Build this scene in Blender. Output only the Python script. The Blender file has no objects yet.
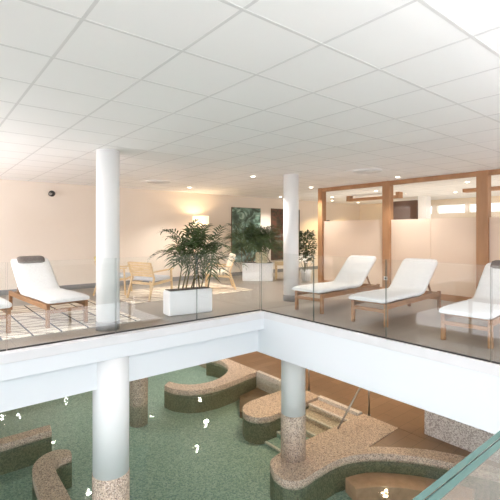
import bpy, bmesh, math, random
from mathutils import Vector, Matrix
R = math.radians
S = bpy.context.scene
COL = S.collection

# ------------------------------------------------------------------ camera
YAW = 39.17
cam_d = bpy.data.cameras.new('camera'); cam = bpy.data.objects.new('camera', cam_d); COL.objects.link(cam)
cam.location = (0, 0, 1.34); cam.rotation_euler = (R(90), 0, -R(YAW))
cam_d.sensor_width = 36; cam_d.lens = 36 * 408.6 / 500; cam_d.shift_y = -(250 - 232.5) / 500
cam_d.clip_start = 0.05
S.camera = cam
# ------------------------------------------------------------------ world, daylight, exposure
S.view_settings.view_transform = 'Standard'; S.view_settings.look = 'None'
S.view_settings.gamma = 1; S.view_settings.exposure = 0.24
S.view_settings.use_curve_mapping = False
w = bpy.data.worlds.new('daylight'); S.world = w; w.use_nodes = True
w.node_tree.nodes['Background'].inputs[0].default_value = (0.86, 0.93, 1.0, 1)
w.node_tree.nodes['Background'].inputs[1].default_value = 1.6

def area(name, loc, rot, sx, sy, watts, col=(1, 1, 1)):
    l = bpy.data.lights.new(name, 'AREA'); l.shape = 'RECTANGLE'; l.size = sx; l.size_y = sy
    l.energy = watts; l.color = col
    o = bpy.data.objects.new(name, l); COL.objects.link(o); o.location = loc; o.rotation_euler = rot
    return o
# daylight through the long window fronts behind and left of the camera
area('daylight_left_upper', (-8.25, 2.0, 1.6), (0, R(-90), 0), 1.5, 17, 70, (0.93, 0.97, 1.0))
area('daylight_front_upper', (3.0, -7.25, 1.7), (R(92), 0, 0), 20.0, 1.3, 75, (0.95, 0.98, 1.0))
area('daylight_left_lower', (-8.25, 2.0, -1.9), (0, R(-90), 0), 1.7, 17, 130, (0.96, 0.97, 1.0))
area('daylight_front_lower', (3.0, -7.25, -1.9), (R(90), 0, 0), 20.0, 1.7, 155, (0.96, 0.97, 1.0))
# added upward fill lamps without fixtures, standing in for light bounced about the room
area('added_bounce_front', (-1.5, -3.4, 1.45), (R(180), 0, 0), 12, 6.5, 1100, (0.94, 0.945, 1.0))
area('added_bounce_left', (-4.0, 7.4, 1.45), (R(180), 0, 0), 5.4, 4.8, 840, (0.95, 0.95, 1.0))
area('added_bounce_right', (9.4, -3.0, 1.45), (R(180), 0, 0), 8.0, 6.4, 270, (0.95, 0.945, 1.0))
area('added_bounce_inner_room', (11.2, 3.4, 1.3), (R(180), 0, 0), 4.4, 11, 90, (1.0, 0.93, 0.82))
S.cycles.transparent_max_bounces = 24
S.cycles.max_bounces = 14; S.cycles.diffuse_bounces = 8

# ------------------------------------------------------------------ materials
def srgb(r, g, b):
    f = lambda v: (v / 255 / 12.92) if v / 255 <= 0.04045 else ((v / 255 + 0.055) / 1.055) ** 2.4
    return (f(r), f(g), f(b), 1)

def mat(name, col, rough=0.6, metal=0.0, spec=0.5, emis=None, es=0):
    m = bpy.data.materials.new(name); m.use_nodes = True
    b = m.node_tree.nodes['Principled BSDF']
    b.inputs['Base Color'].default_value = col; b.inputs['Roughness'].default_value = rough
    b.inputs['Metallic'].default_value = metal; b.inputs['Specular IOR Level'].default_value = spec
    if emis:
        b.inputs['Emission Color'].default_value = emis; b.inputs['Emission Strength'].default_value = es
    return m

def N(m, t, **kw):
    n = m.node_tree.nodes.new(t)
    for k, v in kw.items(): setattr(n, k, v)
    return n

def lk(m, a, b): m.node_tree.links.new(a, b)

def ramp(m, stops, interp='LINEAR'):
    n = N(m, 'ShaderNodeValToRGB'); cr = n.color_ramp; cr.interpolation = interp
    while len(cr.elements) < len(stops): cr.elements.new(0.5)
    for e, (p, c) in zip(cr.elements, stops): e.position = p; e.color = c
    return n

def speckle(name, cols, scale=55, rough=0.6, bump=0.15):
    m = mat(name, cols[0][1], rough); b = m.node_tree.nodes['Principled BSDF']
    tc = N(m, 'ShaderNodeTexCoord'); v = N(m, 'ShaderNodeTexVoronoi'); v.inputs['Scale'].default_value = scale
    lk(m, tc.outputs['Object'], v.inputs['Vector'])
    sx = N(m, 'ShaderNodeSeparateColor'); lk(m, v.outputs['Color'], sx.inputs[0])
    r = ramp(m, cols, 'CONSTANT'); lk(m, sx.outputs[0], r.inputs[0]); lk(m, r.outputs[0], b.inputs['Base Color'])
    bp = N(m, 'ShaderNodeBump'); bp.inputs['Strength'].default_value = bump; bp.inputs['Distance'].default_value = 0.004
    lk(m, sx.outputs[1], bp.inputs['Height']); lk(m, bp.outputs[0], b.inputs['Normal'])
    return m

def noisy(name, c0, c1, scale=3, rough=0.6, stretch=(1, 1, 1), detail=4, spec=0.5, bump=0):
    m = mat(name, c0, rough, spec=spec); b = m.node_tree.nodes['Principled BSDF']
    tc = N(m, 'ShaderNodeTexCoord'); mp = N(m, 'ShaderNodeMapping'); mp.inputs['Scale'].default_value = stretch
    n = N(m, 'ShaderNodeTexNoise'); n.inputs['Scale'].default_value = scale; n.inputs['Detail'].default_value = detail
    lk(m, tc.outputs['Object'], mp.inputs[0]); lk(m, mp.outputs[0], n.inputs['Vector'])
    r = ramp(m, [(0.3, c0), (0.7, c1)]); lk(m, n.outputs['Fac'], r.inputs[0]); lk(m, r.outputs[0], b.inputs['Base Color'])
    if bump:
        bp = N(m, 'ShaderNodeBump'); bp.inputs['Strength'].default_value = bump; bp.inputs['Distance'].default_value = 0.01
        lk(m, n.outputs['Fac'], bp.inputs['Height']); lk(m, bp.outputs[0], b.inputs['Normal'])
    return m

def tiled(name, c0, c1, joint, bw, bh, rough=0.3, mortar=0.006, spec=0.5, offset=0.0):
    m = mat(name, c0, rough, spec=spec); b = m.node_tree.nodes['Principled BSDF']
    tc = N(m, 'ShaderNodeTexCoord'); br = N(m, 'ShaderNodeTexBrick'); br.offset = offset
    br.inputs['Scale'].default_value = 1; br.inputs['Brick Width'].default_value = bw
    br.inputs['Row Height'].default_value = bh; br.inputs['Mortar Size'].default_value = mortar
    br.inputs['Color1'].default_value = c0; br.inputs['Color2'].default_value = c1; br.inputs['Mortar'].default_value = joint
    n = N(m, 'ShaderNodeTexNoise'); n.inputs['Scale'].default_value = 2.5; n.inputs['Detail'].default_value = 5
    lk(m, tc.outputs['Object'], br.inputs['Vector']); lk(m, tc.outputs['Object'], n.inputs['Vector'])
    mx = N(m, 'ShaderNodeMix', data_type='RGBA', blend_type='MULTIPLY'); mx.inputs[0].default_value = 0.35
    lk(m, br.outputs['Color'], mx.inputs[6]); lk(m, n.outputs['Fac'], mx.inputs[7])
    rr = ramp(m, [(0.3, (0.7, 0.7, 0.7, 1)), (0.7, (1, 1, 1, 1))]); lk(m, n.outputs['Fac'], rr.inputs[0]); lk(m, rr.outputs[0], mx.inputs[7])
    lk(m, mx.outputs[2], b.inputs['Base Color'])
    return m

def glassy(name, tint, f0=0.04, rough=0.0, bump=None, refl=1.0):
    m = bpy.data.materials.new(name); m.use_nodes = True; nt = m.node_tree; nt.nodes.clear()
    out = N(m, 'ShaderNodeOutputMaterial'); mx = N(m, 'ShaderNodeMixShader')
    lw = N(m, 'ShaderNodeLayerWeight'); lw.inputs[0].default_value = 0.5
    pw = N(m, 'ShaderNodeMath', operation='POWER'); pw.inputs[1].default_value = 5.0
    ma = N(m, 'ShaderNodeMath', operation='MULTIPLY_ADD'); ma.inputs[1].default_value = 1 - f0; ma.inputs[2].default_value = f0
    tr = N(m, 'ShaderNodeBsdfTransparent'); gl = N(m, 'ShaderNodeBsdfGlossy')
    tr.inputs[0].default_value = tint; gl.inputs['Roughness'].default_value = rough
    gl.inputs[0].default_value = (refl, refl, refl, 1)
    lk(m, lw.outputs['Facing'], pw.inputs[0]); lk(m, pw.outputs[0], ma.inputs[0]); lk(m, ma.outputs[0], mx.inputs[0])
    lk(m, tr.outputs[0], mx.inputs[1]); lk(m, gl.outputs[0], mx.inputs[2])
    lk(m, mx.outputs[0], out.inputs[0])
    if bump:
        tc = N(m, 'ShaderNodeTexCoord'); n = N(m, 'ShaderNodeTexNoise'); n.inputs['Scale'].default_value = bump[0]
        n.inputs['Detail'].default_value = 2
        bp = N(m, 'ShaderNodeBump'); bp.inputs['Strength'].default_value = bump[1]; bp.inputs['Distance'].default_value = 0.02
        lk(m, tc.outputs['Object'], n.inputs['Vector']); lk(m, n.outputs['Fac'], bp.inputs['Height'])
        lk(m, bp.outputs[0], lw.inputs['Normal']); lk(m, bp.outputs[0], gl.inputs['Normal'])
    return m

M = {}
M['white'] = mat('white_paint', srgb(240, 240, 240), 0.6)
M['beam'] = mat('beam_paint', srgb(226, 229, 233), 0.55)
M['ceiling'] = mat('ceiling_tile', srgb(242, 242, 242), 0.95, spec=0.1)
M['grid'] = mat('ceiling_grid_metal', srgb(218, 218, 218), 0.6)
M['wall'] = noisy('beige_plaster', srgb(232, 221, 209), srgb(228, 216, 203), 0.8, 0.85)
M['wall_cream'] = mat('cream_plaster', srgb(236, 222, 200), 0.85)
M['base'] = mat('grey_skirting', srgb(136, 134, 134), 0.5)
M['coping'] = noisy('pale_stone_coping', srgb(226, 225, 227), srgb(220, 219, 221), 4, 0.45)
M['floor'] = tiled('taupe_floor_tile', srgb(156, 147, 137), srgb(150, 140, 131), srgb(130, 121, 113), 0.9, 0.45, 0.34, 0.004, spec=0.35)
M['deck'] = tiled('brown_deck_tile', srgb(152, 124, 100), srgb(140, 114, 91), srgb(116, 94, 76), 1.2, 0.3, 0.35, 0.005, offset=0.5)
M['wood'] = noisy('teak', srgb(172, 130, 92), srgb(148, 106, 72), 9, 0.45, (1, 1, 6))
M['lwood'] = noisy('light_oak', srgb(222, 194, 152), srgb(208, 176, 132), 9, 0.5, (1, 1, 5))
M['frame'] = noisy('oak_frame', srgb(176, 132, 94), srgb(158, 114, 78), 7, 0.45, (1, 1, 0.2))
M['darkwood'] = mat('dark_brown_panel', srgb(96, 66, 48), 0.5)
M['cush'] = noisy('white_cushion', srgb(236, 236, 236), srgb(226, 226, 226), 40, 0.85, bump=0.2)
M['cream'] = noisy('cream_cushion', srgb(238, 228, 210), srgb(228, 216, 196), 30, 0.85, bump=0.2)
M['gcush'] = noisy('pale_grey_cushion', srgb(206, 208, 214), srgb(192, 194, 200), 40, 0.9, bump=0.2)
M['ycush'] = noisy('mustard_cushion', srgb(214, 200, 140), srgb(200, 184, 120), 30, 0.9)
M['grey'] = noisy('dark_grey_towel', srgb(128, 120, 114), srgb(104, 97, 92), 50, 0.95, bump=0.4)
M['planter'] = mat('white_planter', srgb(240, 241, 243), 0.35)
M['soil'] = noisy('soil', srgb(62, 48, 36), srgb(40, 30, 22), 60, 0.95)
M['stem'] = noisy('palm_stem', srgb(110, 104, 62), srgb(78, 70, 42), 20, 0.7)
M['leaf'] = noisy('palm_leaf', srgb(80, 100, 56), srgb(48, 68, 38), 6, 0.5)
M['leaf2'] = noisy('shrub_leaf', srgb(76, 96, 52), srgb(44, 60, 36), 6, 0.5)
M['steel'] = mat('brushed_steel', srgb(170, 166, 160), 0.3, 1.0)
M['black'] = mat('black_plastic', srgb(40, 38, 38), 0.4)
M['socket'] = mat('white_plastic', srgb(235, 235, 232), 0.4)
M['petal'] = mat('white_petal', srgb(250, 250, 245), 0.6)
M['granite'] = speckle('pink_granite', [(0, srgb(212, 192, 174)), (0.25, srgb(186, 164, 148)), (0.45, srgb(230, 214, 198)), (0.62, srgb(170, 150, 136)), (0.75, srgb(218, 198, 176)), (0.92, srgb(144, 126, 116))], 68)
M['granite_grey'] = speckle('grey_granite', [(0, srgb(224, 218, 214)), (0.3, srgb(200, 190, 186)), (0.55, srgb(234, 228, 224)), (0.75, srgb(176, 164, 160))], 55)
M['granite_light'] = speckle('pale_granite', [(0, srgb(228, 222, 216)), (0.4, srgb(210, 200, 192)), (0.7, srgb(236, 230, 224)), (0.9, srgb(186, 174, 166))], 60)
M['lens_low'] = mat('pool_downlight_lens', (1, 1, 1, 1), 0.5, emis=(1, 0.88, 0.7, 1), es=2.5)
M['mosaic'] = speckle('green_pool_mosaic', [(0, srgb(159, 186, 174)), (0.25, srgb(139, 170, 161)), (0.5, srgb(174, 198, 188)), (0.7, srgb(124, 156, 152)), (0.88, srgb(186, 205, 197))], 40, 0.5)
M['mosaic_dark'] = speckle('dark_green_mosaic', [(0, srgb(122, 128, 104)), (0.3, srgb(104, 112, 92)), (0.55, srgb(134, 138, 114)), (0.8, srgb(92, 100, 84))], 45, 0.5)
M['reflect_brown'] = noisy('brown_reflection_tone', srgb(134, 108, 84), srgb(112, 90, 70), 8, 0.5)  # brown stands in for the ceiling mirrored on the alcove water
M['tan_tile'] = noisy('tan_submerged_tile', srgb(220, 176, 148), srgb(202, 158, 130), 8, 0.5)
M['water'] = glassy('pool_water', (0.90, 0.955, 0.93, 1), 0.05, 0.03, (2.6, 0.35))
M['glass'] = glassy('clear_glass', (0.975, 0.985, 0.98, 1), 0.035)
M['glass_edge'] = mat('dark_glass_edge', srgb(96, 112, 108), 0.2)
M['teal'] = mat('teal_glass_edge', srgb(76, 108, 102), 0.15, spec=0.8)
M['teal_dark'] = mat('dark_teal_glass_edge', srgb(40, 70, 66), 0.15, spec=0.8)
M['pane'] = glassy('partition_pane', (0.97, 0.97, 0.96, 1), 0.02)
M['lens'] = mat('downlight_lens', (1, 1, 1, 1), 0.5, emis=(1, 0.86, 0.66, 1), es=9)
M['shade'] = mat('lamp_shade', srgb(250, 236, 210), 0.8, emis=(1, 0.80, 0.54, 1), es=0.9)

def frosted():
    m = bpy.data.materials.new('frosted_glass'); m.use_nodes = True; nt = m.node_tree; nt.nodes.clear()
    out = N(m, 'ShaderNodeOutputMaterial'); mx = N(m, 'ShaderNodeMixShader'); mx.inputs[0].default_value = 0.45
    d = N(m, 'ShaderNodeBsdfPrincipled'); d.inputs['Base Color'].default_value = srgb(236, 222, 208); d.inputs['Roughness'].default_value = 0.35
    t = N(m, 'ShaderNodeBsdfTranslucent'); t.inputs[0].default_value = srgb(246, 232, 216)
    lk(m, d.outputs[0], mx.inputs[1]); lk(m, t.outputs[0], mx.inputs[2]); lk(m, mx.outputs[0], out.inputs[0])
    return m
M['frosted'] = frosted()

def rug_mat(name, lines_dark, sp):
    m = mat(name, srgb(232, 222, 204), 0.95); b = m.node_tree.nodes['Principled BSDF']
    tc = N(m, 'ShaderNodeTexCoord')
    def band(axis, scale, dist, dscale, lo):
        mp = N(m, 'ShaderNodeMapping'); mp.inputs['Location'].default_value = (0.045 if axis == 'X' else 0, 0, 0); lk(m, tc.outputs['Object'], mp.inputs[0])
        wv = N(m, 'ShaderNodeTexWave', wave_type='BANDS', bands_direction=axis, wave_profile='SIN')
        wv.inputs['Scale'].default_value = scale; wv.inputs['Distortion'].default_value = dist
        wv.inputs['Detail'].default_value = 1; wv.inputs['Detail Scale'].default_value = dscale
        lk(m, mp.outputs[0], wv.inputs['Vector'])
        r = ramp(m, [(lo, (0, 0, 0, 1)), (lo + 0.006, (1, 1, 1, 1))]); lk(m, wv.outputs['Fac'], r.inputs[0])
        return r
    a = band('X', 0.314159 / sp, 0.0, 1, 0.985 if lines_dark else 0.994)
    c = band('Y', 1.55, 5.0, 0.9, 0.94)
    d = band('DIAGONAL', 1.1, 7.0, 0.8, 0.95)
    m1 = N(m, 'ShaderNodeMix', data_type='RGBA'); m1.inputs[6].default_value = srgb(234, 224, 208); m1.inputs[7].default_value = srgb(158, 138, 120)
    lk(m, c.outputs[0], m1.inputs[0])
    m2 = N(m, 'ShaderNodeMix', data_type='RGBA'); lk(m, m1.outputs[2], m2.inputs[6]); m2.inputs[7].default_value = srgb(176, 156, 138)
    lk(m, d.outputs[0], m2.inputs[0])
    m3 = N(m, 'ShaderNodeMix', data_type='RGBA'); lk(m, m2.outputs[2], m3.inputs[6])
    m3.inputs[7].default_value = srgb(58, 52, 50) if lines_dark else srgb(170, 156, 146)
    lk(m, a.outputs[0], m3.inputs[0]); lk(m, m3.outputs[2], b.inputs['Base Color'])
    return m
M['rug'] = rug_mat('black_line_rug', True, 0.35)
M['rug2'] = rug_mat('pale_line_rug', False, 0.8)

def art(name, stops, scale):
    m = mat(name, stops[0][1], 0.4); b = m.node_tree.nodes['Principled BSDF']
    tc = N(m, 'ShaderNodeTexCoord'); n = N(m, 'ShaderNodeTexNoise'); n.inputs['Scale'].default_value = scale
    n.inputs['Detail'].default_value = 8; n.inputs['Distortion'].default_value = 2.2
    lk(m, tc.outputs['Object'], n.inputs['Vector']); r = ramp(m, stops); lk(m, n.outputs['Fac'], r.inputs[0])
    lk(m, r.outputs[0], b.inputs['Base Color']); return m
M['art1'] = art('green_leaf_canvas', [(0.3, srgb(34, 52, 44)), (0.45, srgb(70, 92, 78)), (0.55, srgb(120, 152, 138)), (0.66, srgb(176, 196, 184)), (0.8, srgb(90, 110, 84))], 2.6)
M['art2'] = art('dark_red_canvas', [(0.3, srgb(44, 40, 32)), (0.45, srgb(70, 60, 44)), (0.56, srgb(104, 62, 50)), (0.66, srgb(62, 72, 50)), (0.8, srgb(140, 112, 96))], 3.2)
M['pot_pattern'] = art('patterned_pot', [(0.35, srgb(150, 140, 100)), (0.5, srgb(214, 206, 176)), (0.62, srgb(126, 132, 96)), (0.75, srgb(226, 216, 190))], 9)

# ------------------------------------------------------------------ mesh helpers
def new(): return bmesh.new()

def box(bm, x0, x1, y0, y1, z0, z1, mi=0):
    v = [bm.verts.new(p) for p in ((x0, y0, z0), (x1, y0, z0), (x1, y1, z0), (x0, y1, z0), (x0, y0, z1), (x1, y0, z1), (x1, y1, z1), (x0, y1, z1))]
    fs = []
    for f in ((3, 2, 1, 0), (4, 5, 6, 7), (0, 1, 5, 4), (1, 2, 6, 5), (2, 3, 7, 6), (3, 0, 4, 7)):
        fc = bm.faces.new([v[i] for i in f]); fc.material_index = mi; fs.append(fc)
    return fs

def bar(bm, p0, p1, wd, ht, up=(0, 0, 1)):
    p0, p1 = Vector(p0), Vector(p1); d = (p1 - p0).normalized(); u = Vector(up)
    if abs(d.dot(u)) > 0.98: u = Vector((1, 0, 0))
    s = d.cross(u).normalized(); u = s.cross(d).normalized()
    ring = lambda c: [bm.verts.new(c + s * a * wd / 2 + u * b * ht / 2) for a, b in ((-1, -1), (1, -1), (1, 1), (-1, 1))]
    a, b = ring(p0), ring(p1)
    for i in range(4): bm.faces.new((a[i], a[(i + 1) % 4], b[(i + 1) % 4], b[i]))
    bm.faces.new(a[::-1]); bm.faces.new(b)

def tube(bm, pts, r0, r1=None, seg=12, caps=True):
    r1 = r0 if r1 is None else r1; pts = [Vector(p) for p in pts]; rings = []; n = len(pts)
    for i, p in enumerate(pts):
        d = (pts[min(i + 1, n - 1)] - pts[max(i - 1, 0)]).normalized()
        u = Vector((0, 0, 1)) if abs(d.z) < 0.95 else Vector((1, 0, 0))
        s = d.cross(u).normalized(); u = s.cross(d); r = r0 + (r1 - r0) * i / max(1, n - 1)
        rings.append([bm.verts.new(p + (s * math.cos(2 * math.pi * k / seg) + u * math.sin(2 * math.pi * k / seg)) * r) for k in range(seg)])
    for a, b in zip(rings, rings[1:]):
        for k in range(seg):
            f = bm.faces.new((a[k], a[(k + 1) % seg], b[(k + 1) % seg], b[k])); f.smooth = True
    if caps: bm.faces.new(rings[0][::-1]); bm.faces.new(rings[-1])

def prism(bm, poly, z0, z1):
    a = [bm.verts.new((x, y, z0)) for x, y in poly]; b = [bm.verts.new((x, y, z1)) for x, y in poly]; n = len(poly)
    for i in range(n): bm.faces.new((a[i], a[(i + 1) % n], b[(i + 1) % n], b[i]))
    bm.faces.new(a[::-1]); bm.faces.new(b)

def lathe(bm, prof, cx=0, cy=0, seg=32):
    rings = [[bm.verts.new((cx + r * math.cos(2 * math.pi * k / seg), cy + r * math.sin(2 * math.pi * k / seg), z)) for k in range(seg)] for r, z in prof]
    for a, b in zip(rings, rings[1:]):
        for k in range(seg):
            f = bm.faces.new((a[k], a[(k + 1) % seg], b[(k + 1) % seg], b[k])); f.smooth = True
    bm.faces.new(rings[0][::-1]); bm.faces.new(rings[-1])

def obj(name, bm, m, parent=None, bevel=0, mats=None, seg=2):
    bmesh.ops.recalc_face_normals(bm, faces=bm.faces)
    me = bpy.data.meshes.new(name); bm.to_mesh(me); bm.free()
    for x in (mats or [m]): me.materials.append(x)
    o = bpy.data.objects.new(name, me); COL.objects.link(o)
    if parent: o.parent = parent
    if bevel:
        b = o.modifiers.new('bevel', 'BEVEL'); b.width = bevel; b.segments = seg; b.limit_method = 'ANGLE'
    return o

def tag(o, label, cat, group=None, kind=None):
    o['label'] = label; o['category'] = cat
    if group: o['group'] = group
    if kind: o['kind'] = kind
    return o

def empty(name, loc=(0, 0, 0), rz=0):
    o = bpy.data.objects.new(name, None); COL.objects.link(o); o.location = loc; o.rotation_euler = (0, 0, rz)
    o.empty_display_size = 0.1; return o

def struct(name, bm, m, bevel=0, mats=None):
    o = obj(name, bm, m, None, bevel, mats); o['kind'] = 'structure'; return o

def copy_tree(o, parent=None):
    c = o.copy(); COL.objects.link(c)
    if parent: c.parent = parent; c.matrix_parent_inverse = o.matrix_parent_inverse.copy()
    for ch in [x for x in bpy.data.objects if x.parent == o]: copy_tree(ch, c)
    return c

def catmull(pts, n=8, closed=False):
    out = []; L = len(pts)
    rng = range(L if closed else L - 1)
    for i in rng:
        g = (lambda k: pts[k % L]) if closed else (lambda k: pts[max(0, min(L - 1, k))])
        p0, p1, p2, p3 = g(i - 1), g(i), g(i + 1), g(i + 2)
        for j in range(n):
            t = j / n
            out.append(tuple(0.5 * ((2 * p1[a]) + (-p0[a] + p2[a]) * t + (2 * p0[a] - 5 * p1[a] + 4 * p2[a] - p3[a]) * t * t + (-p0[a] + 3 * p1[a] - 3 * p2[a] + p3[a]) * t ** 3) for a in range(2)))
    if not closed: out.append(pts[-1])
    return out

# ------------------------------------------------------------------ levels
ZC = 2.475        # suspended ceiling
ZW = -2.97        # water
ZL = -2.86        # pool ledges and lower deck
ZB = -3.47        # pool bottom
YE, XE = 5.35, 4.60   # glass lines of the two gallery edges
X0, X1, Y0, Y1 = -8.0, 14.0, -7.0, 10.1
YL = 18.5         # lower hall runs further back

# ------------------------------------------------------------------ structure
bm = new(); box(bm, X0, X1, Y0, Y1, ZC, ZC + 0.15); struct('ceiling', bm, M['ceiling'])
bm = new(); x = 0.078 - 0.604 * 14; sx, sy = 0.604, 0.612
while x < X1:
    if x > X0: box(bm, x - 0.010, x + 0.010, Y0, Y1, ZC - 0.001, ZC + 0.01)
    x += sx
y = 2.86 - sy * 17
while y < Y1:
    if y > Y0: box(bm, X0, X1, y - 0.011, y + 0.011, ZC - 0.0013, ZC + 0.01)
    y += sy
struct('trim_1', bm, M['grid'])

# upper gallery floor (L-shaped) and the near gallery the camera stands on
bm = new()
prism(bm, [(X0, YE - 0.02), (XE - 0.02, YE - 0.02), (XE - 0.02, Y0), (X1, Y0), (X1, Y1), (X0, Y1)], -0.06, 0)
struct('floor', bm, M['floor'])
bm = new()
prism(bm, [(X0, YE + 0.3), (XE + 0.3, YE + 0.3), (XE + 0.3, Y0), (X1, Y0), (X1, YL), (X0, YL)], -0.50, -0.06)
struct('wall_slab', bm, M['wall_cream'])
bm = new(); box(bm, X0, XE - 0.1, Y0, 0.20, -0.5, 0); box(bm, X0, -2.3, 0.20, YE - 0.2, -0.5, 0); struct('floor_near_added_left', bm, M['floor'])  # second box: unseen left slab, added to block light from the lower windows
# edge beams: coping, protruding upper band, recessed lower band on the left edge
bm = new()
prism(bm, [(X0, YE - 0.14), (XE - 0.05, YE - 0.14), (XE - 0.05, 0.2), (XE + 0.02, 0.2), (XE + 0.02, YE + 0.02), (X0, YE + 0.02)], -0.115, -0.001)
struct('trim_2', bm, M['coping'], 0.006)
bm = new()
box(bm, X0, XE + 0.0, YE - 0.13, YE + 0.3, -0.30, -0.115)
box(bm, X0, XE + 0.0, YE + 0.02, YE + 0.3, -0.70, -0.30)
struct('trim_3', bm, M['beam'], 0.004)
bm = new(); box(bm, XE - 0.045, XE + 0.3, 0.2, YE + 0.3, -0.715, -0.115); struct('trim_4', bm, M['beam'], 0.004)

# upper walls
bm = new(); box(bm, X0, X1, Y1, Y1 + 0.2, -0.06, ZC); struct('wall_back', bm, M['wall'])
bm = new(); box(bm, X0, X1, Y1 - 0.02, Y1, 0, 0.11); struct('baseboard_back', bm, M['base'])
# window fronts (left and behind the camera), upper and lower storey
def window_front(name, along, fixed, a0, a1, z0, z1, n, sill=0.12):
    bm = new(); th = 0.12
    def bx(s0, s1, za, zb):
        if along == 'y': box(bm, fixed - th, fixed, s0, s1, za, zb)
        else: box(bm, s0, s1, fixed - th, fixed, za, zb)
    bx(a0, a1, z0, z0 + sill); bx(a0, a1, z1 - 0.2, z1)
    for i in range(n + 1):
        c = a0 + (a1 - a0) * i / n; bx(max(a0, c - 0.05), min(a1, c + 0.05), z0 + sill, z1 - 0.2)
    return struct(name, bm, M['white'])
window_front('window_1', 'y', X0, Y0, 9.5, 0, ZC, 7, 0.85)
window_front('window_2', 'x', Y0, X0, 13.0, 0, ZC, 6, 1.05)
window_front('window_3', 'y', X0, Y0, 9.5, ZL, -0.5, 7)
window_front('window_4', 'x', Y0, X0, 12.6, ZL, -0.5, 8)
bm = new(); box(bm, X0 - 0.12, X0, 9.5, Y1, 0, ZC); struct('wall_left', bm, M['wall'])
bm = new(); box(bm, 13.0, X1, Y0 - 0.12, Y0, 0, ZC); struct('wall_front', bm, M['wall_cream'])
bm = new(); box(bm, X0 - 0.12, X0, 9.5, YL, ZB, -0.5); box(bm, X0 - 0.12, X0, Y0, 9.5, ZB, ZL)
box(bm, X0, X1, YL, YL + 0.12, ZB, -0.5); box(bm, 12.6, 12.72, Y0, YL, ZL, -0.5)
box(bm, X0, 12.6, Y0 - 0.12, Y0, ZB, ZL)
struct('wall_lower', bm, M['wall_cream'])

# far wall of the room behind the partition: high strip windows, brown panel, white pier
bm = new()
wins = []
def xfar(px, X):
    t = (px - 250) / 408.6; c, s = math.cos(R(YAW)), math.sin(R(YAW)); return (X * c - t * X * s) / (t * c + s)
edges = [(397, 409), (420, 432), (437, 465), (469, 477), (488, 500), (505, 520), (523, 560)]
ys = sorted([(xfar(b, X1), xfar(a, X1)) for a, b in edges])
za, zb = 2.0, 2.27
cur = Y0
for a, b in ys:
    box(bm, X1, X1 + 0.15, cur, a, za, zb); cur = b
box(bm, X1, X1 + 0.15, cur, Y1, za, zb)
box(bm, X1, X1 + 0.15, Y0, Y1, -0.06, za); box(bm, X1, X1 + 0.15, Y0, Y1, zb, ZC)
struct('wall_right', bm, M['wall_cream'])
for i, (a, b) in enumerate(ys):
    bm = new(); box(bm, X1 + 0.06, X1 + 0.075, a - 0.01, b + 0.01, za - 0.01, zb + 0.01); struct('window_%d' % (5 + i), bm, M['pane'])
# brown ceiling beams behind the partition
bm = new(); box(bm, 11.0, 11.25, 1.0, 4.75, 2.385, 2.47); tag(obj('ceiling_beam', bm, M['frame']), 'long wooden beam under the ceiling of the room behind the glazed partition', 'beam')
bm = new(); box(bm, 10.4, 10.6, 6.2, 8.0, 2.31, 2.39); box(bm, 10.4, 10.6, 6.2, 6.3, 2.39, ZC); box(bm, 10.4, 10.6, 7.9, 8.0, 2.39, ZC)
tag(obj('ceiling_beam', bm, M['frame']), 'short wooden beam seen through the leftmost partition pane', 'beam')
bm = new(); box(bm, 12.4, 12.55, xfar(417, 12.4), xfar(392, 12.4), 0, 2.38)
tag(obj('room_divider', bm, M['darkwood'], bevel=0.01), 'dark brown panel standing behind the second partition pane', 'panel')
bm = new(); box(bm, 12.2, 12.5, xfar(426, 12.2), xfar(418, 12.2), 0, ZC); tag(obj('square_pier', bm, M['white']), 'white square pier beside the dark brown panel behind the partition', 'column')
# wall clock / round object above the frosted glass
bm = new(); lathe(bm, [(0.0, 0), (0.17, 0), (0.19, 0.01), (0.19, 0.04), (0.15, 0.05), (0.0, 0.05)], seg=24)
o = obj('wall_clock', bm, M['grey']); o.location = (12.0, Y1, 1.62); o.rotation_euler = (R(90), 0, 0)
tag(o, 'round grey clock low on the wall behind the leftmost partition pane', 'clock')

# ------------------------------------------------------------------ lower level: deck, pool
XK = 7.90   # pool side of the deck kerb
bm = new()
box(bm, XK + 0.12, 12.6, Y0, YL, ZL - 0.7, ZL)
box(bm, X0, XK + 0.12, 13.2, YL, ZL - 0.7, ZL)
prism(bm, [(XK + 0.12, 4.79), (6.9, 4.72), (7.3, 4.3), (7.6, 3.95), (7.9, 3.45), (8.08, 2.8), (8.15, 1.0), (XK + 0.12, 1.0), (8.3, 1.0), (8.3, 4.79)][:7] + [(8.3, 1.0), (8.3, 4.79)], ZL - 0.1, ZL - 0.005)
struct('floor_deck', bm, M['deck'])
bm = new(); box(bm, X0, XK + 0.2, Y0, 13.2, ZB - 0.1, ZB); struct('floor_pool', bm, M['mosaic'])
bm = new(); bm.faces.new([bm.verts.new(p) for p in ((X0 + .01, Y0 + .01, ZW), (XK + 0.11, Y0 + .01, ZW), (XK + 0.11, 13.19, ZW), (X0 + .01, 13.19, ZW))])
water = tag(obj('pool_water', bm, M['water']), 'still green-tinted water filling the indoor pool below the gallery', 'water', kind='stuff')

def ledge(name, poly, label, mm='granite', zt=ZL, side=0.15, cat='ledge'):
    t = empty(name, (poly[0][0], poly[0][1], ZB)); ox, oy = poly[0][:2]
    sh = [(x - ox, y - oy) for x, y in poly]
    b1 = new(); prism(b1, sh, zt - side - ZB, zt - ZB); obj('coping', b1, M[mm], t, 0.012)
    cx = sum(p[0] for p in sh) / len(sh); cy = sum(p[1] for p in sh) / len(sh)
    b2 = new(); prism(b2, sh, 0, zt - side - ZB); obj('submerged_wall', b2, M['mosaic_dark'], t)
    return tag(t, label, cat)

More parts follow.
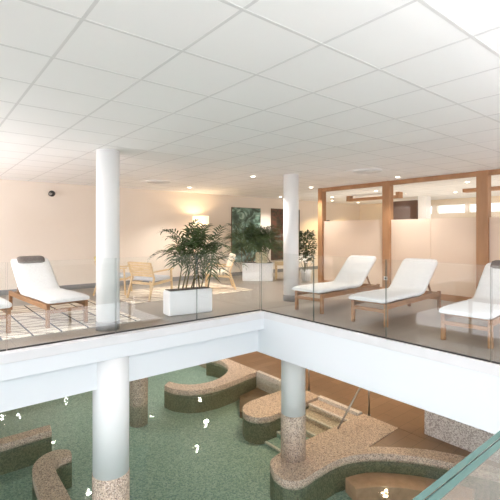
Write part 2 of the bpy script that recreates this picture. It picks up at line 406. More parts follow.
# A straight ledge at the left
ledge('pool_ledge', [(X0 + 0.01, 9.24), (2.22, 9.40), (2.26, 9.70), (X0 + 0.01, 9.62)], 'straight pink granite pool ledge at the far left of the water')
# B hooked ledge bottom left
oB = catmull([(2.27, 8.12), (2.28, 8.34), (2.07, 8.50), (1.82, 8.43), (1.62, 8.18), (1.54, 7.75), (1.50, 7.0), (1.46, 6.3)], 6)
iB = catmull([(1.88, 6.3), (1.89, 7.0), (1.90, 7.7), (1.94, 7.98), (2.08, 8.10)], 6)
ledge('pool_ledge', oB + iB, 'hook-shaped pink granite ledge curling in the water at bottom left')
# C whirlpool rim at the back
outC = catmull([(5.27, 10.2), (5.36, 9.78), (5.70, 9.38), (6.28, 9.22), (6.9, 9.26), (7.5, 9.38)], 6) + [(XK + 0.13, 9.44), (XK + 0.13, 11.6)]
inC = catmull([(7.55, 11.6), (7.72, 11.1), (7.60, 10.45), (7.2, 9.95), (6.6, 9.66), (6.0, 9.72), (5.66, 10.02), (5.52, 10.4)], 6)
ledge('whirlpool_rim', outC + inC, 'curved granite rim around the round whirlpool at the back under the gallery')
# E rounded tongue
eE = [(XK + 0.13, 7.90), (7.0, 7.92)] + catmull([(6.45, 7.90), (6.10, 7.76), (5.90, 7.42), (5.98, 7.10), (6.25, 6.95)], 6) + [(6.9, 6.98), (XK + 0.13, 7.0)]
ledge('pool_ledge', eE, 'rounded granite tongue jutting into the pool left of the white column')
# F block with curved rim
arc_out = catmull([(4.84, 5.28), (4.84, 5.0), (5.04, 4.82), (5.57, 4.84), (6.11, 4.82), (6.61, 4.62), (7.08, 4.20), (7.43, 3.70), (7.66, 3.20), (7.86, 2.70), (8.0, 2.0), (8.05, 1.0)], 6)
F = [(XK + 0.13, 5.70), (6.0, 5.70)] + catmull([(5.46, 5.70), (5.05, 5.60), (4.86, 5.32)], 5)[:-1] + arc_out + \
    [(8.27, 1.0)] + catmull([(8.24, 2.0), (8.12, 2.86), (7.90, 3.55), (7.55, 4.10), (7.05, 4.60), (6.86, 4.74)], 6) + [(XK + 0.13, 4.80)]
ledge('pool_ledge', F, 'large granite block with a long curved rim, carrying the right-hand column')
# kerbs
bm = new(); box(bm, XK, XK + 0.119, 7.93, 9.40, ZB, ZL + 0.035); tag(obj('pool_kerb', bm, M['granite_light'], bevel=0.01), 'pale granite kerb between the brown deck and the small alcove of water', 'kerb')
bm = new(); box(bm, XK, XK + 0.119, 5.71, 6.97, ZB, ZL + 0.035); tag(obj('pool_kerb', bm, M['granite_light'], bevel=0.01), 'pale granite kerb at the top of the pool steps', 'kerb')
bm = new(); box(bm, XK, XK + 0.12, 11.6, 13.2, ZB, ZL); box(bm, X0, XK + 0.12, 13.2, 13.3, ZB, ZL); struct('trim_5', bm, M['granite'])
bm = new(); box(bm, XK + 0.14, XK + 0.3, 0, 4.6, ZB, ZL - 0.71)
# deck east of the curved rim is flush with it: fill
bm.free()
# pool steps
st = empty('pool_steps', (XK, 6.35, ZB))
for i in range(5):
    zt = ZL - 0.05 - 0.12 * i - ZB
    if zt < 0.03: zt = 0.03
    b1 = new(); box(b1, -0.36 * (i + 1), -0.36 * i, -0.64, 0.60, 0, zt - 0.001 * i); s_ = obj('step', b1, M['granite'] if i < 3 else M['mosaic'], st)
    b2 = new(); box(b2, -0.36 * (i + 1) - 0.012, -0.36 * (i + 1) + 0.05, -0.64, 0.60, zt - 0.035, zt + 0.006); obj('nosing', b2, M['granite_light'], s_, 0.006)
tag(st, 'broad granite-edged steps going down into the pool behind the right-hand column', 'steps')
# handrails
def rail(y, ylow, label):
    t = empty('handrail', (8.06, y, ZL))
    b1 = new(); tube(b1, [(0, 0, 0), (0, 0, 0.95)], 0.02); obj('post', b1, M['steel'], t)
    b2 = new(); tube(b2, [(-1.12, ylow - y, 0.024), (-0.18, 0, 0.86), (-0.08, 0, 0.93), (0.0, 0, 0.95), (0.35, 0, 0.95)], 0.02); obj('rail', b2, M['steel'], t)
    b3 = new(); lathe(b3, [(0, 0), (0.045, 0), (0.045, 0.012), (0, 0.012)], seg=16); obj('foot_plate', b3, M['steel'], t)
    return tag(t, label, 'handrail')
rail(5.56, 5.56, 'steel handrail on the granite block at the right side of the pool steps')
rail(7.42, 7.2, 'steel handrail at the left side of the pool steps, half behind the column')
# granite parapet wall
bm = new(); box(bm, 8.2, 8.5, 0.5, 4.31, ZL, -1.76); tag(obj('granite_parapet', bm, M['granite_grey'], bevel=0.01), 'speckled grey granite wall standing on the brown deck at the right', 'wall')
# submerged benches
bm = new(); prism(bm, [(XK - 0.01, 7.95), (XK - 0.01, 9.34), (7.1, 9.18), (6.5, 8.4), (6.52, 7.98)], ZB, -3.3)
tag(obj('submerged_bench', bm, M['reflect_brown'], bevel=0.01), 'submerged seat in the alcove between whirlpool rim and granite tongue, coloured brown as the mirrored ceiling', 'bench')
bm = new(); prism(bm, catmull([(6.15, 4.76), (6.6, 4.60), (7.05, 4.18), (7.4, 3.68), (7.65, 3.1)], 5) + catmull([(7.2, 2.95), (7.0, 3.45), (6.72, 3.88), (6.38, 4.22), (6.02, 4.42)], 5), ZB, -3.20)
tag(obj('submerged_bench', bm, M['tan_tile'], bevel=0.015), 'curved tan submerged seat along the right-hand curved rim', 'bench')
bm = new(); prism(bm, catmull([(5.7, 4.45), (6.0, 4.25), (6.2, 3.7), (6.1, 3.0), (5.6, 2.8), (5.2, 3.3), (5.3, 4.0)], 5, True), ZB, -3.34)
tag(obj('submerged_step', bm, M['mosaic'], bevel=0.015), 'rounded green mosaic step under water in front of the curved seat', 'step')

# ------------------------------------------------------------------ columns
def column(x, y, r, zb, zt, zg, label, base='granite', hb=0.1):
    t = empty('round_column', (x, y, zb))
    b = new(); lathe(b, [(r, zg - zb), (r, zt - zb)], seg=48); obj('shaft', b, M['white'], t)
    b = new(); lathe(b, [(r + 0.006, 0), (r + 0.006, zg - zb - 0.01), (r, zg - zb)], seg=48); obj('base_cladding', b, M[base], t)
    return tag(t, label, 'column')
column(2.06, 5.66, 0.155, 0, ZC, 0.12, 'white round column on the gallery between lounger and palm planter', 'base')
column(5.72, 5.74, 0.15, 0, ZC, 0.12, 'white round column on the gallery beside the first lounger of the right row', 'base')
column(2.03, 5.46, 0.235, ZB, -0.30, -1.87, 'thick white round column standing in the pool at lower left')
column(5.47, 5.43, 0.228, ZL, -0.70, -2.03, 'thick white round column with tall granite base on the pool block')
column(4.33, 9.75, 0.215, ZB, -0.5, -1.95, 'granite-clad round column standing in the water behind the thick white one')

# ------------------------------------------------------------------ glass balustrades
def gpanel(x0, x1, y0, y1, label, h=1.0, z0=-0.02, em='glass_edge'):
    bm = new(); fs = box(bm, x0, x1, y0, y1, z0, h)
    thinx = (x1 - x0) < (y1 - y0)
    for f in fs:
        f.normal_update(); n = f.normal
        face = abs(n.x) > 0.5 if thinx else abs(n.y) > 0.5
        f.material_index = 0 if face else 1
    o = obj('glass_panel', bm, None, mats=[M['glass'], M[em]])
    b2 = new()
    if thinx: box(b2, x0 - 0.006, x1 + 0.006, y0, y1, 0.0, 0.014)
    else: box(b2, x0, x1, y0 - 0.006, y1 + 0.006, 0.0, 0.014)
    obj('base_seal', b2, M['black'], o)
    return tag(o, label, 'glass panel', 'glass balustrade panels')
g = 0.007
gl = [(-1.7, -0.47), (-0.46, 0.79), (0.79, 2.05), (2.05, 3.31), (3.31, XE - 0.012)]
nm = [None, 'clear glass balustrade panel cut off by the left picture edge', 'clear glass balustrade panel in front of the lounger with grey headrest', 'clear glass balustrade panel in front of the wooden armchair and palm planter', 'clear glass balustrade panel from palm planter to the gallery corner']
for (a, b), n in zip(gl, nm):
    if n: gpanel(a + g, b - g, YE - 0.006, YE + 0.006, n)
gr = [(YE, 4.14), (4.14, 2.92), (2.92, 1.70), (1.70, 0.5)]
nm = ['clear glass balustrade panel right of the gallery corner, before the upper column', 'clear glass balustrade panel in front of the first two loungers of the right row', 'clear glass balustrade panel in front of the third lounger of the right row', 'clear glass balustrade panel at the right picture edge']
for (b, a), n in zip(gr, nm): gpanel(XE - 0.006, XE + 0.006, a + g, b - g - (0.01 if b == YE else 0), n)
# near balustrade, just below the camera
t = empty('near_balustrade', (0.4, 0.255, 0))
for k, (a, b) in enumerate([(-1.2, 0.392), (0.402, 2.2)]):
    for j, (ya, yb) in enumerate([(-0.004, 0.0055), (0.0085, 0.018)]):
        bm = new(); fs = box(bm, a, b, ya, yb, -0.0, 1.0)
        for f in fs: f.normal_update(); f.material_index = 0 if abs(f.normal.y) > 0.5 else 1
        obj('glass_sheet', bm, None, t, mats=[M['glass'], M['teal']])
    bm = new(); box(bm, a, b, 0.0056, 0.0084, 0.985, 0.999); obj('interlayer_edge', bm, M['teal_dark'], t)
tag(t, 'thick green-edged laminated glass balustrade in the bottom right foreground', 'balustrade')

# ------------------------------------------------------------------ partition
pt = empty('glazed_partition', (8.1, 4.0, 0))
def pbox(name, x0, x1, y0, y1, z0, z1, m, par=None, bevel=0.004):
    b = new(); box(b, x0 - 8.1, x1 - 8.1, y0 - 4.0, y1 - 4.0, z0, z1); return obj(name, b, m, par or pt, bevel)
pbox('top_rail', 8.04, 8.16, -1.5, 7.07, 2.385, 2.474, M['frame'])
pbox('bottom_rail', 8.04, 8.16, -1.5, 7.07, 0, 0.12, M['frame'])
posts = [(6.93, 7.07), (5.01, 5.19), (3.02, 3.22), (1.0, 1.2), (-1.0, -0.8)]
for a, b in posts:
    pbox('post', 8.02, 8.18, a, b, 0, 2.474, M['frame'])
for (a0, b0), (a1, b1) in zip(posts, posts[1:]):
    ya, yb = b1, a0; mid = (ya + yb) / 2
    if a0 > 6:
        pbox('frosted_pane', 8.09, 8.105, ya, yb, 0.12, 1.63, M['frosted'], bevel=0)
        pbox('clear_pane', 8.095, 8.10, ya, yb, 1.63, 2.385, M['pane'], bevel=0)
    else:
        pbox('frosted_pane', 8.09, 8.105, ya, mid - 0.004, 0.12, 1.62, M['frosted'], bevel=0)
        pbox('frosted_pane', 8.09, 8.105, mid + 0.004, yb, 0.12, 1.62, M['frosted'], bevel=0)
        pbox('clear_pane', 8.095, 8.10, ya, yb, 1.62, 2.385, M['pane'], bevel=0)
tag(pt, 'oak-framed glazed partition with frosted lower panes behind the right row of loungers', 'partition')
for y, l in ((5.10, 'white wall socket on the partition post behind the second lounger'), (3.12, 'white wall socket on the partition post behind the third lounger')):
    t = empty('wall_socket', (8.02, y, 0.33))
    b = new(); box(b, -0.012, 0, -0.042, 0.042, -0.042, 0.042); obj('cover_plate', b, M['socket'], t, 0.004)
    b = new(); lathe(b, [(0, 0), (0.022, 0), (0.022, 0.003), (0, 0.003)], seg=16); o = obj('socket_insert', b, M['black'], t); o.rotation_euler = (0, R(-90), 0); o.location = (-0.012, 0, 0)
    tag(t, l, 'socket')

# ------------------------------------------------------------------ ceiling fittings
def downlight(x, y, z, label, watts=12, col=(1, 0.94, 0.86), size=0.045, cone=120):
    t = empty('downlight', (x, y, z))
    b = new(); lathe(b, [(size, -0.008), (size + 0.02, -0.008), (size + 0.022, 0.0), (size, 0.0)], seg=24)
    obj('trim_ring', b, M['socket'], t)
    b = new(); lathe(b, [(0, -0.02), (size * 0.6, -0.018), (size, -0.008), (size, -0.001), (0, -0.001)], seg=24); obj('lens', b, M['lens_low' if z < 0 else 'lens'], t)
    l = bpy.data.lights.new('downlight_beam', 'SPOT'); l.energy = watts; l.color = col; l.spot_size = R(cone); l.spot_blend = 0.6; l.shadow_soft_size = 0.05
    lo = bpy.data.objects.new('downlight_beam', l); COL.objects.link(lo); lo.parent = t; lo.location = (0, 0, -0.03)
    return tag(t, label, 'ceiling lamp', 'recessed downlights')
downlight(5.27, 8.86, ZC - 0.003, 'small recessed ceiling downlight above the armchairs near the back wall', 150)
downlight(5.23, 6.33, ZC - 0.003, 'small recessed ceiling downlight just left of the upper right column', 170)
downlight(7.62, 6.94, ZC - 0.003, 'small recessed ceiling downlight just right of the upper right column', 110)
downlight(7.55, 4.53, ZC - 0.003, 'small recessed ceiling downlight in front of the second partition pane', 110)
downlight(8.9, 9.4, ZC - 0.003, 'recessed ceiling downlight near the dark red painting', 110)
for i, (x, y) in enumerate([(9.6, 6.4), (9.5, 4.0), (9.5, 1.8), (11.6, 5.2), (11.9, 2.9), (10.2, 8.4)]):
    downlight(x, y, ZC - 0.003, ['recessed downlight behind the leftmost partition pane', 'recessed downlight behind the second partition pane', 'recessed downlight behind the partition at the right edge', 'farther recessed downlight seen through the partition panes', 'farther recessed downlight behind the second pane near the long beam', 'recessed downlight at the far end of the leftmost partition pane'][i], 90)
for i, (x, y) in enumerate([(11.3, 9.3), (12.8, 9.3)]):
    downlight(x, y, ZC - 0.003, ['warm downlight washing the yellow end of the back wall', 'warm downlight washing the far corner of the back wall'][i], 130, (1, 0.74, 0.36))
zl2 = -0.50
lows = [(8.9, 14.14), (7.92, 12.18), (6.71, 10.88), (6.65, 13.9), (3.41, 10.85), (3.42, 14.18), (2.88, 16.88), (4.63, 17.3), (2.45, 17.28)]
lowl = ['lower ceiling downlight mirrored in the water by the whirlpool rim', 'lower ceiling downlight mirrored below the whirlpool rim', 'lower ceiling downlight mirrored in open water left of the granite tongue',
 'lower ceiling downlight mirrored in the water right of the thick left column', 'lower ceiling downlight mirrored at the bottom edge beside the thick left column', 'lower ceiling downlight mirrored beside the tip of the hooked ledge',
 'lower ceiling downlight mirrored just above the straight ledge', 'lower ceiling downlight mirrored farthest back, close under the left beam', 'lower ceiling downlight mirrored at the left picture edge']
for (x, y), lb in zip(lows, lowl):
    downlight(x, y, zl2 - 0.003, lb, 100, (1, 0.92, 0.84), 0.06, 150)
for x, y, lb in [(9.6, 8.6, 'warm downlight over the brown deck beside the granite tongue'), (9.4, 6.0, 'warm downlight over the brown deck at the head of the steps'), (6.6, 7.0, 'warm downlight directly over the granite tongue and pool steps'), (10.0, 11.5, 'warm downlight over the brown deck behind the whirlpool rim'), (9.2, 3.4, 'warm downlight over the deck behind the grey granite wall')]:
    downlight(x, y, zl2 - 0.003, lb, 115, (1, 0.80, 0.58), 0.06, 150)
def diffuser(x, y, label):
    t = empty('air_diffuser', (x, y, ZC - 0.003))
    b = new(); box(b, -0.29, 0.29, -0.29, 0.29, -0.006, 0.0); obj('plate', b, M['ceiling'], t)
    for k, r in enumerate((0.26, 0.19, 0.12)):
        b = new(); lathe(b, [(r - 0.012, -0.02 - 0.006 * k), (r, -0.016 - 0.006 * k), (r, -0.006), (r - 0.025, -0.006)], seg=32); obj('ring', b, M['grid'], t)
    tag(t, label, 'air vent', 'round ceiling air vents')
diffuser(6.40, 4.45, 'round white ceiling air vent in front of the first partition pane')
diffuser(4.15, 8.30, 'round white ceiling air vent right of the left column')

# ------------------------------------------------------------------ loungers
def make_lounger(label, wood='wood'):
    # foot end at x=0, head towards +x, width along y
    t = empty('sun_lounger'); W = 0.29; L = 1.86
    for x in (0.0, L):
        for s in (-1, 1):
            b = new(); bar(b, (x, s * (W - 0.025), 0), (x, s * (W - 0.025), 0.33), 0.05, 0.05); obj('leg', b, M[wood], t, 0.006)
    for s in (-1, 1):
        b = new(); bar(b, (0.0, s * (W - 0.025), 0.285), (L, s * (W - 0.025), 0.285), 0.034, 0.075); obj('side_rail', b, M[wood], t, 0.005)
    for x, z in ((0.0, 0.22), (L, 0.285), (1.15, 0.285)):
        b = new(); bar(b, (x, -W + 0.04, z), (x, W - 0.04, z), 0.03, 0.05); obj('cross_rail', b, M[wood], t, 0.005)
    b = new()
    for k in range(12): bar(b, (0.05 + k * 0.1, -W + 0.04, 0.315), (0.05 + k * 0.1, W - 0.04, 0.315), 0.06, 0.015)
    obj('slats', b, M[wood], t)
    hx, hz, tx, tz = 1.17, 0.335, 1.74, 0.81
    for s in (-1, 1):
        b = new(); bar(b, (hx, s * (W - 0.06), hz - 0.01), (tx + 0.02, s * (W - 0.06), tz - 0.01), 0.03, 0.04); obj('back_frame', b, M[wood], t, 0.004)
    for s in (-1, 1):
        b = new(); bar(b, (hx + 0.3, s * (W - 0.07), hz + 0.22), (hx + 0.47, s * (W - 0.07), 0.30), 0.025, 0.025); obj('back_strut', b, M[wood], t)
    # mattress: swept profile with channels
    prof = [(-0.10, 0.315), (-0.13, 0.335), (-0.125, 0.375), (-0.06, 0.405)]
    n = 22; top = []; bot = []
    cl = [(-0.12, 0.372), (0.3, 0.378), (0.8, 0.372), (1.08, 0.368), (1.2, 0.40), (1.34, 0.515), (1.54, 0.69), (1.75, 0.865)]
    pts = catmull(cl, 5); b = new(); rings = []
    for i, (x, z) in enumerate(pts):
        a = pts[max(0, i - 1)]; c = pts[min(len(pts) - 1, i + 1)]; d = Vector((c[0] - a[0], c[1] - a[1])).normalized(); nn = Vector((-d.y, d.x))
        th = 0.036; e = min(i, len(pts) - 1 - i); th *= (0.55, 0.85, 1.0)[min(e, 2)]
        if i % 5 == 0 and 3 < i < len(pts) - 3: th *= 0.86
        ww = W + 0.012 - (0.03, 0.008, 0)[min(e, 2)]; ring = []
        for yy, tt in ((-ww, -0.5), (-ww, 0.5), (-ww + 0.03, 1), (-ww / 2, 1.12), (0, 1.15), (ww / 2, 1.12), (ww - 0.03, 1), (ww, 0.5), (ww, -0.5), (ww - 0.03, -1), (0, -1), (-ww + 0.03, -1)):
            q = Vector((x, z)) + nn * th * tt; ring.append(b.verts.new((q.x, yy, q.y)))
        rings.append(ring)
    for p, q in zip(rings, rings[1:]):
        for k in range(12):
            f = b.faces.new((p[k], p[(k + 1) % 12], q[(k + 1) % 12], q[k])); f.smooth = True
    b.faces.new(rings[0]); b.faces.new(rings[-1][::-1]); obj('mattress', b, M['cush'], t)
    return tag(t, label, 'sun lounger', 'white cushioned wooden sun loungers')

def headrest(parent, m='grey'):
    b = new(); pts = []; W = 0.21; rings = []
    c = Vector((1.70, 0.875)); d = Vector((0.57, 0.475)).normalized(); nn = Vector((-d.y, d.x))
    for i in range(13):
        y = -W + 2 * W * i / 12; e = min(i, 12 - i); k = (0.7, 0.93, 1)[min(e, 2)]; ring = []
        for a in range(14):
            th = 2 * math.pi * a / 14; q = c + d * 0.085 * k * math.cos(th) + nn * (0.038 * k * math.sin(th) + 0.02)
            ring.append(b.verts.new((q.x - 0.02, y, q.y - 0.03)))
        rings.append(ring)
    for p, q in zip(rings, rings[1:]):
        for k in range(14):
            f = b.faces.new((p[k], p[(k + 1) % 14], q[(k + 1) % 14], q[k])); f.smooth = True
    b.faces.new(rings[0]); b.faces.new(rings[-1][::-1]); return obj('headrest', b, M[m], parent)

l1 = make_lounger('white wooden sun lounger with grey headrest roll, left of the left column')
l1.location = (1.67, 6.20, 0.0); l1.rotation_euler = (0, 0, R(95))
for loc, rz, lab in [((0.67, 6.18, 0.0), R(93), 'white sun lounger cut off by the left picture edge'),
                     ((5.14, 4.73, 0), R(5), 'white sun lounger nearest the upper right column, first of the right row'),
                     ((5.12, 3.53, 0), R(4.5), 'white sun lounger in the middle of the right row'),
                     ((5.12, 2.17, 0), R(4), 'white sun lounger at the right picture edge, third of the right row')]:
    c = copy_tree(l1); c.location = loc; c.rotation_euler = (0, 0, rz); c['label'] = lab
    if lab.startswith('white sun lounger at the right'): headrest(c)
headrest(l1)

# ------------------------------------------------------------------ rugs
def rug(x0, x1, y0, y1, m, label):
    b = new(); cx, cy = (x0 + x1) / 2, (y0 + y1) / 2
    box(b, x0 - cx, x1 - cx, y0 - cy, y1 - cy, 0, 0.012); o = obj('rug', b, M[m], bevel=0.004); o.location = (cx, cy, 0.0)
    return tag(o, label, 'rug')
rug(-0.6, 2.66, 5.88, 8.35, 'rug', 'cream rug with black lines under the left-hand loungers')
rug(3.12, 6.06, 7.33, 9.05, 'rug2', 'pale cream rug with faint lines under the wooden armchairs')
for o in bpy.data.objects:
    if o.name.startswith('sun_lounger') and o.location.x < 3: o.location.z = 0.012

# ------------------------------------------------------------------ armchairs (front towards +x)
def armchair(loc, rz, label, wood, seat, back=None):
    t = empty('armchair', loc, rz); W = 0.30
    for s in (-1, 1):
        b = new(); bar(b, (0.30, s * W, 0), (0.27, s * W, 0.56), 0.04, 0.035); obj('leg', b, M[wood], t, 0.006)
        b = new(); bar(b, (-0.36, s * W, 0), (-0.22, s * W, 0.42), 0.04, 0.035); bar(b, (-0.22, s * W, 0.40), (-0.33, s * W, 0.72), 0.04, 0.03); obj('leg', b, M[wood], t, 0.006)
        b = new(); bar(b, (-0.27, s * W, 0.535), (0.33, s * W, 0.57), 0.055, 0.028); obj('armrest', b, M[wood], t, 0.008)
        b = new(); bar(b, (-0.24, s * W, 0.30), (0.28, s * W, 0.34), 0.03, 0.05); obj('side_rail', b, M[wood], t, 0.005)
    for x, z in ((0.27, 0.33), (-0.24, 0.30)):
        b = new(); bar(b, (x, -W, z), (x, W, z), 0.03, 0.05); obj('cross_rail', b, M[wood], t, 0.005)
    b = new()
    for k in range(6):
        f = k / 5; bar(b, (-0.235 - 0.085 * f, -W, 0.46 + 0.25 * f), (-0.235 - 0.085 * f, W, 0.46 + 0.25 * f), 0.016, 0.042)
    obj('back_slats', b, M[wood], t)
    b = new(); box(b, -0.22, 0.30, -0.27, 0.27, 0.345, 0.425); o = obj('seat_cushion', b, M[seat], t, 0.03, seg=3)
    if back:
        b = new(); box(b, -0.045, 0.045, -0.26, 0.26, 0.0, 0.42); o = obj('back_cushion', b, M[back], t, 0.03, seg=3); o.location = (-0.205, 0, 0.42); o.rotation_euler = (0, R(-18), 0)
    return tag(t, label, 'armchair', 'wooden lounge armchairs')
armchair((3.73, 7.80, 0.020), R(20), 'light wooden slatted armchair with pale grey seat, seen from behind, left of the palms', 'lwood', 'gcush')
armchair((3.33, 8.75, 0.020), R(-35), 'wooden armchair with mustard back cushion half hidden by the left column', 'lwood', 'gcush', 'ycush')
armchair((5.52, 7.93, 0.020), R(150), 'wooden armchair with cream cushions right of the palm planter', 'lwood', 'cream', 'cream')

# ------------------------------------------------------------------ plants
def frond(bm, base, az, reach, rise, droop, leaflen, rnd, n=13):
    base = Vector(base); h = Vector((math.cos(az), math.sin(az), 0)); side = Vector((-math.sin(az), math.cos(az), 0)); pts = []
    for i in range(n + 1):
        t = i / n; pts.append(base + h * reach * (0.3 * t + 0.7 * t ** 1.7) + Vector((0, 0, 1)) * (rise * (1 - (1 - t) ** 1.6) - droop * t ** 3))
    tube(bm, pts, 0.007, 0.002, 5)
    for i in range(5, n + 1):
        t = i / n; d = (pts[i] - pts[i - 1]).normalized(); up = side.cross(d).normalized()
        if up.z < 0: up = -up
        ll = leaflen * (0.6 + 0.4 * math.sin(math.pi * min(1, (t - 0.25) * 1.2 + 0.1))) * rnd.uniform(0.85, 1.1)
        for s in (-1, 1):
            dr = (d * 0.75 + side * s * 0.75 + up * rnd.uniform(0.1, 0.45)).normalized()
            wv = (d - dr * d.dot(dr)).normalized() * 0.014; prev = None
            for k, (f, wd) in enumerate(((0.0, 0.25), (0.35, 1.0), (0.7, 0.7), (1.0, 0.05))):
                p = pts[i] + dr * ll * f + Vector((0, 0, -ll * 0.42 * f ** 2.2))
                cur = (bm.verts.new(p + wv * wd), bm.verts.new(p - wv * wd))
                if prev: bm.faces.new((prev[0], cur[0], cur[1], prev[1]))
                prev = cur

def palm(parent, loc, nst, nf, h, spread, leaf, seed, bx=(0.1, 0.05), lean=0.1, ymin=-0.46):
    rnd = random.Random(seed); fb = new()
    for s in range(nst):
        x = loc[0] + bx[0] * (2 * s / max(1, nst - 1) - 1) + rnd.uniform(-0.03, 0.03); y = loc[1] + rnd.uniform(-bx[1], bx[1]); hs = h * rnd.uniform(0.12, 0.42)
        tx, ty = x + rnd.uniform(-lean, lean), y + rnd.uniform(-lean, lean)
        b = new(); tube(b, [(x, y, loc[2]), ((x + tx) / 2, (y + ty) / 2, loc[2] + hs * 0.5), (tx, ty, loc[2] + hs)], 0.014, 0.009, 7); obj('stem', b, M['stem'], parent)
        a0 = rnd.uniform(0, 6.283)
        for k in range(nf):
            az = a0 + k * 2.4 + rnd.uniform(-0.4, 0.4); f = k / max(1, nf - 1)
            frond(fb, (tx, ty, loc[2] + hs - 0.02), az, spread * rnd.uniform(0.7, 1.1) * (0.45 + 0.55 * f), (h - hs) * rnd.uniform(0.8, 1.05) * (1 - 0.55 * f), h * 0.32 * f * rnd.uniform(0.6, 1.3), leaf, rnd)
    for v in fb.verts:
        if v.co.y < ymin: v.co.y = ymin + (v.co.y - ymin) * 0.08
    obj('foliage', fb, M['leaf'], parent)

t = empty('palm_planter', (3.50, 5.93, 0), R(-6))
b = new(); box(b, -0.39, 0.39, -0.14, 0.14, 0, 0.40); o = obj('trough', b, M['planter'], t, 0.03, seg=4)
b = new(); box(b, -0.36, 0.36, -0.115, 0.115, 0.39, 0.405); obj('soil', b, M['soil'], t)
palm(t, (0.09, 0.0, 0.40), 8, 6, 1.12, 0.66, 0.27, 5, (0.26, 0.05), 0.10)
tag(t, 'white rounded trough planter holding a large green palm beside the glass', 'potted plant')

t = empty('palm_planter', (7.40, 8.73, 0), R(-45))
b = new(); box(b, -0.42, 0.42, -0.17, 0.17, 0, 0.50); obj('trough', b, M['planter'], t, 0.01)
b = new(); box(b, -0.38, 0.38, -0.14, 0.14, 0.49, 0.505); obj('soil', b, M['soil'], t)
palm(t, (-0.05, 0.0, 0.50), 10, 7, 1.1, 0.85, 0.34, 11, (0.40, 0.05), 0.22)
tag(t, 'white rectangular trough with dark green palms in front of the paintings', 'potted plant')
t = empty('square_pot', (7.38, 8.55, 0.502), R(-45))
b = new(); prism(b, [(-0.16, -0.09), (0.16, -0.09), (0.16, 0.09), (-0.16, 0.09)], 0, 0.30); obj('pot', b, M['pot_pattern'], t, 0.01)
b = new(); box(b, -0.13, 0.13, -0.06, 0.06, 0.295, 0.305); obj('soil', b, M['soil'], t)
palm(t, (0.0, 0, 0.30), 3, 5, 0.55, 0.3, 0.2, 3, (0.04, 0.02), 0.04)
tag(t, 'square green-and-cream patterned pot on top of the white trough', 'plant pot')
b = new(); t = empty('wooden_bench', (8.20, 8.55, 0), R(-45))
for x in (-0.2, 0.2):
    b = new(); box(b, x - 0.03, x + 0.03, -0.15, 0.15, 0, 0.40); obj('leg', b, M['lwood'], t, 0.004)
b = new(); box(b, -0.24, 0.24, -0.17, 0.17, 0.40, 0.50); obj('seat', b, M['lwood'], t, 0.005)
tag(t, 'low light wooden bench between white trough and upper right column', 'bench')

# leafy shrub in round white pot
t = empty('potted_shrub', (8.42, 7.86, 0))
b = new(); lathe(b, [(0.0, 0), (0.125, 0), (0.16, 0.29), (0.15, 0.30), (0.14, 0.27), (0, 0.27)], seg=28); obj('pot', b, M['planter'], t)
b = new(); rnd = random.Random(8)
for k in range(5): tube(b, [(rnd.uniform(-.03, .03), rnd.uniform(-.03, .03), 0.26), (rnd.uniform(-.1, .1), rnd.uniform(-.1, .1), 0.8), (rnd.uniform(-.15, .15), rnd.uniform(-.15, .15), 1.3)], 0.011, 0.005, 6)
obj('stem', b, M['stem'], t)
b = new()
for k in range(950):
    th = rnd.uniform(0, 6.283); rr = 0.27 * math.sqrt(rnd.random()); z = rnd.uniform(0.55, 1.38); rr *= 1 - 0.35 * abs((z - 0.95) / 0.45)
    p = Vector((rr * math.cos(th), rr * math.sin(th), z)); d = Vector((math.cos(th + rnd.uniform(-1, 1)), math.sin(th + rnd.uniform(-1, 1)), rnd.uniform(-0.6, 0.5))).normalized()
    s = d.cross(Vector((rnd.uniform(-.4, .4), rnd.uniform(-.4, .4), 1))).normalized() * 0.026; L = 0.11
    vs = [b.verts.new(q) for q in (p, p + d * L * 0.5 + s, p + d * L, p + d * L * 0.5 - s)]; b.faces.new(vs)
obj('foliage', b, M['leaf2'], t)
tag(t, 'leafy dark green shrub in a round white pot right of the upper right column', 'potted plant')
# white flowers standing by the shrub
t = empty('white_flowers', (7.98, 7.52, 0))
b = new(); lathe(b, [(0, 0), (0.06, 0), (0.07, 0.25), (0.05, 0.36), (0.045, 0.36), (0, 0.30)], seg=20); obj('vase', b, M['glass'], t)
b = new(); rnd = random.Random(4); fl = new()
for k in range(9):
    a = k * 0.7; r = 0.10 + 0.12 * (k % 3) / 2; hz = 0.52 + 0.05 * (k % 4); tip = (r * math.cos(a), r * math.sin(a), hz)
    tube(b, [(0, 0, 0.05), (0.01, 0, 0.3), tip], 0.004, 0.003, 5)
    for j in range(6):
        aa = j * 1.047; d = Vector((math.cos(aa), math.sin(aa), 0.5)); s = Vector((-math.sin(aa), math.cos(aa), 0)) * 0.04; p = Vector(tip)
        fl.faces.new([fl.verts.new(q) for q in (p, p + d * 0.045 + s, p + d * 0.085, p + d * 0.045 - s)])
obj('stem', b, M['leaf2'], t); obj('blossoms', fl, M['petal'], t)
tag(t, 'bunch of white flowers standing in front of the potted shrub', 'flowers')

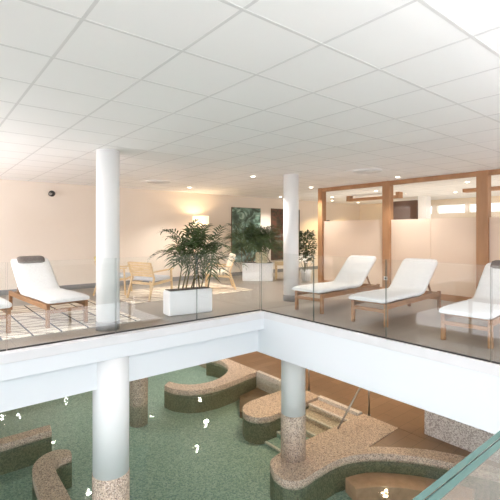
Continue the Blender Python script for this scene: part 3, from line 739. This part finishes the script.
# ------------------------------------------------------------------ wall things
def painting(x0, x1, z0, z1, m, label):
    t = empty('painting', ((x0 + x1) / 2, Y1, (z0 + z1) / 2)); hw, hh = (x1 - x0) / 2, (z1 - z0) / 2
    b = new(); box(b, -hw, hw, -0.045, -0.002, -hh, hh); obj('stretcher_frame', b, M['darkwood'], t, 0.003)
    b = new(); box(b, -hw + 0.008, hw - 0.008, -0.05, -0.044, -hh + 0.008, hh - 0.008); obj('canvas', b, M[m], t)
    tag(t, label, 'painting')
painting(7.48, 8.64, 0.42, 2.12, 'art1', 'tall teal and green abstract leaf painting on the beige back wall')
painting(9.12, 10.45, 0.42, 2.14, 'art2', 'tall dark red and green abstract painting partly behind the upper right column')
t = empty('floor_lamp', (6.14, 9.72, 0))
b = new(); lathe(b, [(0, 0), (0.15, 0), (0.15, 0.02), (0.02, 0.03), (0, 0.03)], seg=28); obj('base', b, M['steel'], t)
b = new(); tube(b, [(0, 0, 0.02), (0, 0, 1.62)], 0.012); obj('pole', b, M['steel'], t)
b = new(); rr = 0.225
v0 = [b.verts.new((rr * math.cos(a * math.pi / 20), rr * math.sin(a * math.pi / 20), 1.54)) for a in range(40)]
v1 = [b.verts.new((rr * math.cos(a * math.pi / 20), rr * math.sin(a * math.pi / 20), 1.80)) for a in range(40)]
for k in range(40): f = b.faces.new((v0[k], v0[(k + 1) % 40], v1[(k + 1) % 40], v1[k])); f.smooth = True
obj('lamp_shade', b, M['shade'], t)
l = bpy.data.lights.new('lamp_bulb', 'POINT'); l.energy = 16; l.color = (1, 0.74, 0.45); l.shadow_soft_size = 0.05
lo = bpy.data.objects.new('lamp_bulb', l); COL.objects.link(lo); lo.parent = t; lo.location = (0, 0, 1.68)
tag(t, 'lit cream drum-shade floor lamp by the back wall behind the palms', 'floor lamp')
t = empty('wall_speaker', (2.36, Y1, 2.22))
b = new(); lathe(b, [(0, 0), (0.05, 0), (0.05, 0.02), (0.02, 0.03), (0.02, 0.06), (0, 0.06)], seg=20); o = obj('bracket', b, M['black'], t); o.rotation_euler = (R(90), 0, 0)
b = new(); bmesh.ops.create_uvsphere(b, u_segments=20, v_segments=12, radius=0.07); o = obj('body', b, M['black'], t); o.location = (0, -0.12, 0)
b = new(); lathe(b, [(0, 0), (0.035, 0), (0.035, 0.012), (0, 0.012)], seg=16); o = obj('grille', b, M['steel'], t); o.location = (-0.04, -0.17, -0.01); o.rotation_euler = (R(75), 0, R(-20))
tag(t, 'small black round wall speaker high on the beige wall at upper left', 'speaker')
